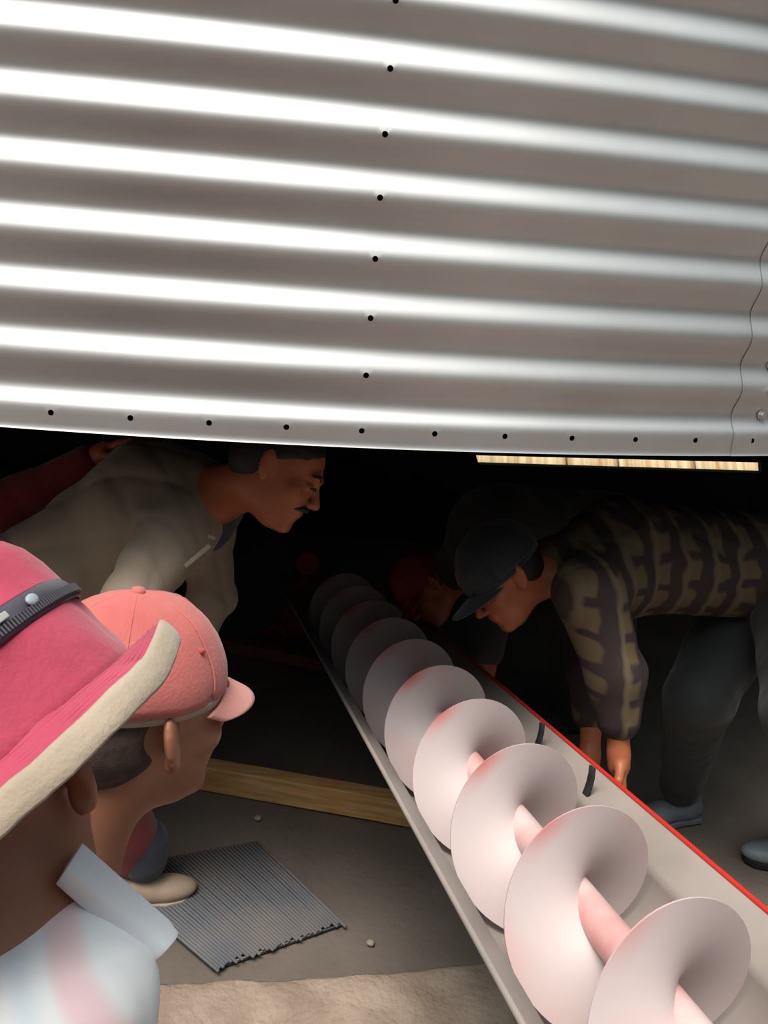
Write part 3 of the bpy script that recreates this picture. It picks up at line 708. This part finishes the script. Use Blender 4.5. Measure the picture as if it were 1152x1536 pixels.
# ---- ball caps
def ball_cap(name, L, mcol, mband, label, s=1.0, low=-.19, hh=1.0, vz=0, panels=True, visor_m=None, visor_len=.075, spots=None, visor_drop=.12):
    o = empty(name, tuple(L(0, 0, .03*s)))
    cx, cz = -.014*s, .040*s; ra, rb, rc = .107*s, .088*s, .098*s*hh; V = []; F = []; nu, nv = 72, 16
    for j in range(nv+1):
        ph = (math.pi/2-low)*j/nv+low
        ph = min(ph, math.pi/2)
        for i in range(nu):
            w = 2*math.pi*i/nu; fz = 1+.012*math.sin(w*3+1)*math.cos(ph)
            seam = -.0018*max(0, 1-abs(((i % 12)-0 if (i % 12) < 6 else (i % 12)-12))/1.2) if panels else 0
            x = (ra+seam)*math.cos(ph)*math.cos(w)*fz; y = (rb+seam)*math.cos(ph)*math.sin(w)*fz; z = rc*math.sin(ph)
            dent = .006*noise.noise(Vector((x*16, y*16, z*16)))+.002*noise.noise(Vector((x*50, y*50, z*50)))
            z += dent; 
            V.append(L(cx+x, y, cz+z+.0))
    for j in range(nv):
        for i in range(nu): F.append([j*nu+i, j*nu+(i+1) % nu, (j+1)*nu+(i+1) % nu, (j+1)*nu+i])
    mesh_obj('crown', V, F, mcol, o, solid=.003)
    if panels:
        for k in range(6):
            w = 2*math.pi*k/6; pts = []
            for ph in np.linspace(low+.02, math.pi/2-.08, 14):
                x = ra*math.cos(ph)*math.cos(w); y = rb*math.cos(ph)*math.sin(w); z = rc*math.sin(ph)
                z += .006*noise.noise(Vector((x*16, y*16, z*16)))+.002*noise.noise(Vector((x*50, y*50, z*50)))
                pts.append(L(cx+x*1.008, y*1.012, cz+z+.0008))
            v, f = tube(pts, .0011*s, 6); mesh_obj('seam', v, f, mcol, o)
    v, f = tube([L(cx, 0, cz+rc-.001), L(cx, 0, cz+rc+.006*s)], [.009*s, .006*s], 12); mesh_obj('top_button', v, f, mcol, o)
    V = []; F = []; na, nb_ = 24, 8
    for i in range(na+1):
        w = math.radians(-62+124*i/na)
        for j in range(nb_+1):
            t = j/nb_; ext = visor_len*s*max(0, math.cos(w*1.22))**.55
            x = ra*math.cos(w)*.97+ext*t; y = rb*math.sin(w)*.99*(1-.06*t)
            z = vz*s-.018*s-(y/(.08*s))**2*.016*s-visor_drop*ext*t
            V.append(L(cx+x, y, cz+z))
    for i in range(na):
        for j in range(nb_): q = i*(nb_+1)+j; F.append([q, q+1, q+nb_+2, q+nb_+1])
    mesh_obj('visor', V, F, visor_m or mcol, o, solid=.004)
    V = []; F = []
    for i in range(nu):
        w = 2*math.pi*i/nu; fz = 1.0
        V += [L(cx+(ra-.0025)*math.cos(w)*.985, (rb-.0025)*math.sin(w)*.985, cz+(rc*math.sin(low)-.008*s)), L(cx+(ra-.0025)*math.cos(w), (rb-.0025)*math.sin(w), cz+rc*math.sin(low)+.004*s)]
    for i in range(nu): F.append([2*i, 2*((i+1) % nu), 2*((i+1) % nu)+1, 2*i+1])
    mesh_obj('sweatband', V, F, mband, o, solid=.002)
    if spots:
        for (w, ph, r, m_) in spots:
            n = L.f*math.cos(ph)*math.cos(w)/ra+L.l*math.cos(ph)*math.sin(w)/rb+L.u*math.sin(ph)/rc
            c = L(cx+ra*math.cos(ph)*math.cos(w), rb*math.cos(ph)*math.sin(w), cz+rc*math.sin(ph))
            v, f = disc(c+unit(n)*.001, n, r, .003, 14); mesh_obj('eyelet' if r < .01 else 'emblem', v, f, m_, o)
    setp(o, label, 'cap'); return o
CAPG = cloth_mat('dark_cap_cloth', (.016, .018, .021), (.024, .026, .03)); 
REDC = cloth_mat('red_cloth', (.45, .04, .03), (.5, .06, .05))
ball_cap('baseball_cap', eL, CAPG, CAPG, 'dark grey cap worn by the man in plaid', 1.06, spots=[(-.25, .35, .018, REDC)], visor_len=.07)

# ---- dark figure bending behind the plaid man, and one in dark red at far left
fL = frame(P(640, 885, 3.45), dirpx(-.5, -.7, -.3), dirpx(-.8, .5, 0))
pelvis = N(P(905, 800, 3.45)); chest = N(P(745, 800, 3.3)); nb = N(P(690, 850, 3.42))
pf = empty('person', (pelvis[0], pelvis[1], 0)); setp(pf, 'dim figure in dark grey stooping behind the man in plaid', 'person')
k1 = N((pelvis[0]-.1, pelvis[1], .5)); a1 = N((pelvis[0], pelvis[1]+.05, .10)); k2 = k1+N((.2, .15, 0)); a2 = a1+N((.2, .15, 0))
s1 = N(P(740, 880, 3.2)); w1 = N(P(730, 1000, 3.15))
pr = head_prims(fL)+[cap(fL(-.03, 0, -.05), nb, .054, .06, k=.03), cap(nb, chest, .07, .11, k=.05), cap(chest, pelvis, .11, .11, k=.05), cap(chest, s1, .06, .045, k=.04), cap(s1, w1, .045, .03)]+hand_prims(w1, w1-s1, (-1, 0, 0), 1, .5)+leg(pelvis, k1, a1)+leg(pelvis, k2, a2)
body('body', pr, .006, SKIN_IN, pf)
body('dark_jacket', [cap(chest, pelvis, .16, .15, k=.05), cap(chest, nb, .15, .09, k=.05), cap(chest, s1, .11, .08, k=.04), cap(s1, w1*.8+s1*.2, .075, .055)], .009, DGREY, pf, folds(.009, 40, 8))
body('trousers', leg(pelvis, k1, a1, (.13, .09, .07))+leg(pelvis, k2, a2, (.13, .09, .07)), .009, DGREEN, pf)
shoe(pf, (a1[0]-.2, a1[1]-.02, 0), (a1[0]+.07, a1[1]+.01, 0), DGREY, BLACKC); shoe(pf, (a2[0]-.2, a2[1]-.02, 0), (a2[0]+.07, a2[1]+.01, 0), DGREY, BLACKC)
ball_cap('baseball_cap', fL, RED_DARK, RED_DARK, 'dim red cap on the stooping figure right of the auger end', 1.0)

gL = frame(P(-190, 640, 2.75), dirpx(.9, -.3, 0), dirpx(.2, .95, 0))
pelvis = N(P(-250, 1000, 2.85)); chest = N(P(-170, 800, 2.8)); nb = N(P(-175, 720, 2.78))
s1 = N(P(-60, 790, 2.68)); e_1 = N(P(60, 735, 2.66)); w1 = N(P(150, 682, 2.6))
pg = empty('person', (pelvis[0], pelvis[1], 0)); setp(pg, 'dim figure in dark red at far left reaching an arm over the khaki back', 'person')
k1 = N((pelvis[0]+.1, pelvis[1], .45)); a1 = N((pelvis[0], pelvis[1]+.03, .10)); k2 = k1+N((-.15, .15, 0)); a2 = a1+N((-.15, .15, 0))
pr = head_prims(gL)+[cap(gL(-.03, 0, -.05), nb, .054, .06, k=.03), cap(nb, chest, .07, .11, k=.05), cap(chest, pelvis, .11, .11, k=.05), cap(chest, s1, .06, .045, k=.04), cap(s1, e_1, .045, .036), cap(e_1, w1, .036, .026)]+hand_prims(w1, w1-e_1, (0, 0, -1), -1, .4)+leg(pelvis, k1, a1)+leg(pelvis, k2, a2)
body('body', pr, .0055, SKIN_IN, pg)
body('red_shirt', [cap(chest, pelvis, .16, .15, k=.05), cap(chest, nb, .14, .08, k=.05), cap(chest, s1, .11, .09, k=.04), cap(s1, e_1, .085, .062), cap(e_1, w1*.8+e_1*.2, .06, .045)], .009, MAROON, pg, folds(.008, 40, 9))
body('trousers', leg(pelvis, k1, a1, (.13, .09, .07))+leg(pelvis, k2, a2, (.13, .09, .07)), .009, DGREEN, pg)
shoe(pg, (a1[0]+.2, a1[1]-.02, 0), (a1[0]-.07, a1[1]+.01, 0), DGREY, BLACKC); shoe(pg, (a2[0]+.2, a2[1]-.02, 0), (a2[0]-.07, a2[1]+.01, 0), DGREY, BLACKC)

# ---- onlooker in the salmon cap
yaw = math.radians(46)
bf = Vector((math.sin(yaw), math.cos(yaw), -.12)).normalized()
bL = frame(P(206, 1066, 1.08), bf, Vector((-.05, 0, 1)))
neckb = N(P(70, 1320, 1.08)); ch = N(P(-120, 1480, 1.19))
pb = empty('person', (ch[0]-.1, ch[1], 0)); setp(pb, 'onlooker with short dark hair and salmon cap leaning towards the gap', 'person')
shr = N(P(50, 1500, 1.09)); shl = N(P(-170, 1390, 1.37)); pel = N((ch[0]-.18, ch[1]-.05, .86))
k1 = N((pel[0]+.1, pel[1]+.06, .47)); a1 = N((pel[0]+.0, pel[1]+.02, .10)); k2 = k1+N((-.1, .2, 0)); a2 = a1+N((-.1, .2, 0))
er = N((shr[0]-.02, shr[1]-.0, shr[2]-.28)); wr = N((shr[0]-.0, shr[1]+.15, shr[2]-.45)); el_ = N((shl[0], shl[1]+.02, shl[2]-.28)); wl = N((shl[0]+.05, shl[1]+.15, shl[2]-.45))
pr = head_prims(bL)+[cap(bL(-.025, 0, -.05), neckb, .054, .060, k=.03), cap(neckb, ch, .06, .11, k=.05), cap(ch, pel, .11, .11, k=.05), cap(ch, shr, .06, .045, k=.04), cap(ch, shl, .06, .045, k=.04),
     cap(shr, er, .043, .036), cap(er, wr, .036, .026), cap(shl, el_, .043, .036), cap(el_, wl, .036, .026)]+hand_prims(wr, wr-er, (0, 0, -1), 1, .5)+hand_prims(wl, wl-el_, (0, 0, -1), -1, .5)+leg(pel, k1, a1)+leg(pel, k2, a2)
body('body', pr, .004, SKIN, pb)
hp = [ell(bL(-.016, 0, .030), (.101, .0795, .088), bL.M), ell(bL(-.048, 0, -.015), (.057, .070, .058), bL.M, k=.02), cut(ell(bL(.085, 0, -.03), (.105, .14, .12), bL.M, k=.008)), cut(ell(bL(-.01, -.085, -.002), (.026, .03, .034), bL.M, k=.008))]
body('hair', hp, .0035, mat('cropped_hair', (.035, .022, .018), .8, col2=(.08, .05, .04), scale=60, bump=.3, bscale=500), pb)
body('dark_shirt', [cap(ch, pel, .155, .15, k=.05), cap(ch, shr, .10, .075, k=.04), cap(ch, shl, .10, .075, k=.04), cap(shr, er, .072, .06), cap(shl, el_, .072, .06)], .009, NAVY, pb, folds(.008, 40, 11))
body('trousers', leg(pel, k1, a1, (.13, .09, .07))+leg(pel, k2, a2, (.13, .09, .07)), .009, DGREEN, pb)
for q in (a1, a2): shoe(pb, (q[0]+.14, q[1]+.14, 0), (q[0]-.05, q[1]-.05, 0), DGREY, BLACKC)
SALM = cloth_mat('salmon_cotton', (.46, .10, .095), (.54, .145, .13), scale=9)
SALM2 = cloth_mat('pale_salmon_cotton', (.62, .24, .21), (.66, .29, .25), scale=9)
ball_cap('baseball_cap', bL, SALM, CREAM, 'salmon pink cap with cloth button on the onlooker by the gap', 1.02, spots=[(-1.15, .55, .0035, REDC), (1.15, .55, .0035, REDC)], visor_m=SALM2, visor_len=.050, visor_drop=.55, vz=.010, low=-.10, hh=.93)

# ---- nearest onlooker in the deep pink bucket hat and striped shirt
aHead = frame(P(-38, 1200, .74), dirpx(.10, -.02, 1), dirpx(-.34, .94, .1))
neck = N(P(-15, 1420, .72)); ch = N(P(-120, 1680, .74)); shr = N(P(62, 1500, .70)); shl = N(P(-300, 1560, .78))
pa = empty('person', (ch[0], ch[1], 0)); setp(pa, 'nearest onlooker in striped collared shirt seen from behind at left', 'person')
pel = N((ch[0]-.03, ch[1]-.02, .88)); k1 = N((pel[0]+.1, pel[1]+.0, .47)); a1 = N((pel[0]+.1, pel[1]-.04, .10)); k2 = k1+N((-.2, .0, 0)); a2 = a1+N((-.2, .0, 0))
er = N(shr+N((.05, .0, -.27))); wr = er+N((-.02, .03, -.24)); el_ = N(shl+N((-.03, .0, -.27))); wl = el_+N((-.02, .02, -.24))
pr = head_prims(aHead)+[cap(aHead(-.02, 0, -.05), neck, .058, .062, k=.03), cap(neck, ch, .07, .11, k=.05), cap(ch, pel, .11, .11, k=.05), cap(neck, shr, .05, .045, k=.04), cap(neck, shl, .05, .045, k=.04),
     cap(shr, er, .043, .036), cap(er, wr, .036, .026), cap(shl, el_, .043, .036), cap(el_, wl, .036, .026)]+hand_prims(wr, wr-er, (0, 0, -1), 1, .5)+hand_prims(wl, wl-el_, (0, 0, -1), -1, .5)+leg(pel, k1, a1)+leg(pel, k2, a2)
body('body', pr, .004, SKIN, pa)
sh = [cap(P(66, 1408, .715), P(90, 1490, .70), .026, .060, k=.03), cap(ch, pel, .15, .15, k=.05), cap(neck*.35+ch*.65, shr, .075, .066, k=.04), cap(neck*.3+ch*.7, shl, .08, .066, k=.04), cap(shr, er, .066, .060, k=.03), cap(shl, el_, .066, .060, k=.03), cap(neck*.7+ch*.3, ch, .064, .13, k=.04)]
body('striped_shirt', sh, .005, STRIPE, pa, folds(.006, 38, 12), axes=(dirpx(.9, .42, .25), (0, 0, 1)))
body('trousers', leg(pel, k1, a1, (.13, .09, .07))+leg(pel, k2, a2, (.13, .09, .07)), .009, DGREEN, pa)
for q in (a1, a2): shoe(pa, (q[0], q[1]+.19, 0), (q[0], q[1]-.07, 0), DGREY, BLACKC)
# turned-out collar flap: a folded cloth strip
V = []; F = []; nu, nv = 20, 10
cA, cB, cC, cD = (120, 1268, .72), (272, 1402, .735), (226, 1447, .715), (86, 1322, .69)
for i in range(nu+1):
    for j in range(nv+1):
        u, v_ = i/nu, j/nv
        q = [(cA[k]*(1-u)+cB[k]*u)*(1-v_)+(cD[k]*(1-u)+cC[k]*u)*v_ for k in range(3)]
        bulge = .020*math.sin(math.pi*min(1, v_*1.0))*(1-.2*u)+.006*math.cos(math.pi*u)
        rd = 0
        if u > .85: q[0] -= (u-.85)/.15*8*(abs(v_-.5)*2)**3
        V.append(N(P(q[0], q[1], q[2]-bulge)))
for i in range(nu):
    for j in range(nv): k = i*(nv+1)+j; F.append([k, k+1, k+nv+2, k+nv+1])
COLLAR = cloth_mat('pale_blue_collar_cloth', (.70, .78, .86), (.84, .76, .80), scale=7, bump=.1)
mesh_obj('collar', V, F, COLLAR, pa, solid=.005, bevel=.002)
# bucket hat
HC = P(4, 1140, .665); hax = dirpx(-.66, .735, -.04)
hL = frame(HC, dirpx(.74, .66, .0), hax)
hat = empty('bucket_hat', tuple(HC)); setp(hat, 'deep pink bucket hat with dark zip band and cream underbrim, nearest the camera', 'hat')
PINK = cloth_mat('deep_pink_cotton', (.34, .028, .065), (.44, .05, .10), scale=10, bump=.3, bs=180)
def lathe(prof, L, m, name, parent, wav=.0, solid=.0025, a0=0, a1=2*math.pi, sy=1.0, nu=96, seed=0):
    V = []; F = []; n = len(prof); full = abs(a1-a0-2*math.pi) < 1e-6; cnt = nu if full else nu+1
    for i in range(cnt):
        w = a0+(a1-a0)*i/nu
        for (r, h, wv) in prof:
            dw = wav*wv*(noise.noise(Vector((math.cos(w)*2+seed, math.sin(w)*2, h*6)))+.35*noise.noise(Vector((math.cos(w)*5+seed, math.sin(w)*5, h*45))))
            V.append(L((r+dw)*math.cos(w), (r+dw)*math.sin(w)*sy, h+dw*.6))
    for i in range(cnt if full else nu):
        for j in range(n-1): q, q2 = i*n+j, ((i+1) % cnt)*n+j; F.append([q, q+1, q2+1, q2])
    return mesh_obj(name, V, F, m, parent, solid=solid)
lathe([(.004, .140, 0), (.02, .139, .6), (.035, .137, 1), (.050, .132, 1.3), (.062, .126, 1.5), (.074, .117, 1.4), (.084, .106, 1.2), (.091, .094, 1), (.097, .080, .8), (.101, .068, .4), (.1035, .058, .2)], hL, PINK, 'crown_top', hat, wav=.012)
lathe([(.1035, .058, .2), (.1048, .049, .5), (.1055, .040, .8), (.106, .028, .9), (.107, .015, .8), (.1075, .004, .5), (.108, -.008, .3)], hL, PINK, 'crown_side', hat, wav=.008, seed=2)
def lift(w): d = (w-.25+math.pi) % (2*math.pi)-math.pi; return math.exp(-(d/.55)**2)
def brim_ring(prof, name, m, solid, nu=128):
    V = []; F = []; n = len(prof)
    for i in range(nu):
        w = 2*math.pi*i/nu; q = lift(w)
        for (r, h, k) in prof:
            wob = k*(.003*noise.noise(Vector((math.cos(w)*2+4, math.sin(w)*2, 0)))+.0010*noise.noise(Vector((math.cos(w)*9, math.sin(w)*9, h*60))))
            V.append(hL((r+wob+k*q*.006)*math.cos(w), (r+wob+k*q*.006)*math.sin(w), h+k*q*.014+wob))
    for i in range(nu):
        for j in range(n-1): a, b = i*n+j, ((i+1) % nu)*n+j; F.append([a, a+1, b+1, b])
    return mesh_obj(name, V, F, m, hat, solid=solid)
brim_ring([(.1070, .000, 0), (.1085, -.003, .05), (.1130, -.006, .3), (.1180, -.0100, .55), (.1230, -.0135, .8), (.1272, -.0170, 1)], 'brim', PINK, .0025)
brim_ring([(.1278, -.0155, 1), (.1293, -.0168, 1), (.1303, -.020, 1), (.1306, -.027, 1), (.1301, -.0335, 1), (.1288, -.0348, 1)], 'brim_edge_band', CREAM, .002)
for r, h, k in ((.1108, -.0042, .18), (.1140, -.0069, .37), (.1172, -.0092, .53), (.1204, -.0114, .70), (.1238, -.0140, .86)):
    pts = []
    for w in np.linspace(0, 2*math.pi, 129):
        q = lift(w); wob = k*(.003*noise.noise(Vector((math.cos(w)*2+4, math.sin(w)*2, 0))))
        pts.append(hL((r+wob+k*q*.006)*math.cos(w), (r+wob+k*q*.006)*math.sin(w), h+k*q*.014+wob+.0009))
    v, f = tube(pts, .0008, 5, caps=False); mesh_obj('stitching', v, f, PINK, hat)
ZIPM = mat('dark_zip_leather', (.030, .025, .040), .4, col2=(.055, .048, .07), scale=30)
lathe([(.1020, .0685, .2), (.1045, .0665, .2), (.1075, .059, .2), (.1080, .053, .2), (.1062, .0495, .2)], hL, ZIPM, 'zip_band', hat, wav=.0, solid=.002)
parts = []
for w in np.linspace(0, 2*math.pi, 260, endpoint=False):
    n = hL(math.cos(w), math.sin(w), 0)-hL.o; parts.append(box_v(hL(.1098*math.cos(w), .1098*math.sin(w), .055), n, hL.u, np.cross(n, hL.u), .0012, .0028, .0007))
v, f = join(*parts); mesh_obj('zip_teeth', v, f, mat('dull_zip_teeth', (.07, .065, .08), .5), hat, smooth=False)
w = -.42
n = hL(math.cos(w), math.sin(w), 0)-hL.o; tdir = np.cross(hL.u, n)
n2 = hL(math.cos(w-.3), math.sin(w-.3), 0)-hL.o; td2 = np.cross(hL.u, n2)
body('zip_slider', [ell(hL(.1105*math.cos(w), .1105*math.sin(w), .0605), (.0022, .0042, .0055), np.stack([n, hL.u, tdir]))], .001, mat('zip_slider_metal', (.30, .33, .38), .5), hat)
v, f = box_v(hL(.1112*math.cos(w-.3), .1112*math.sin(w-.3), .0615), n2, hL.u, td2, .0009, .0024, .011); mesh_obj('zip_pull', v, f, mat('worn_pull', (.35, .34, .34), .5), hat, smooth=False, bevel=.001)
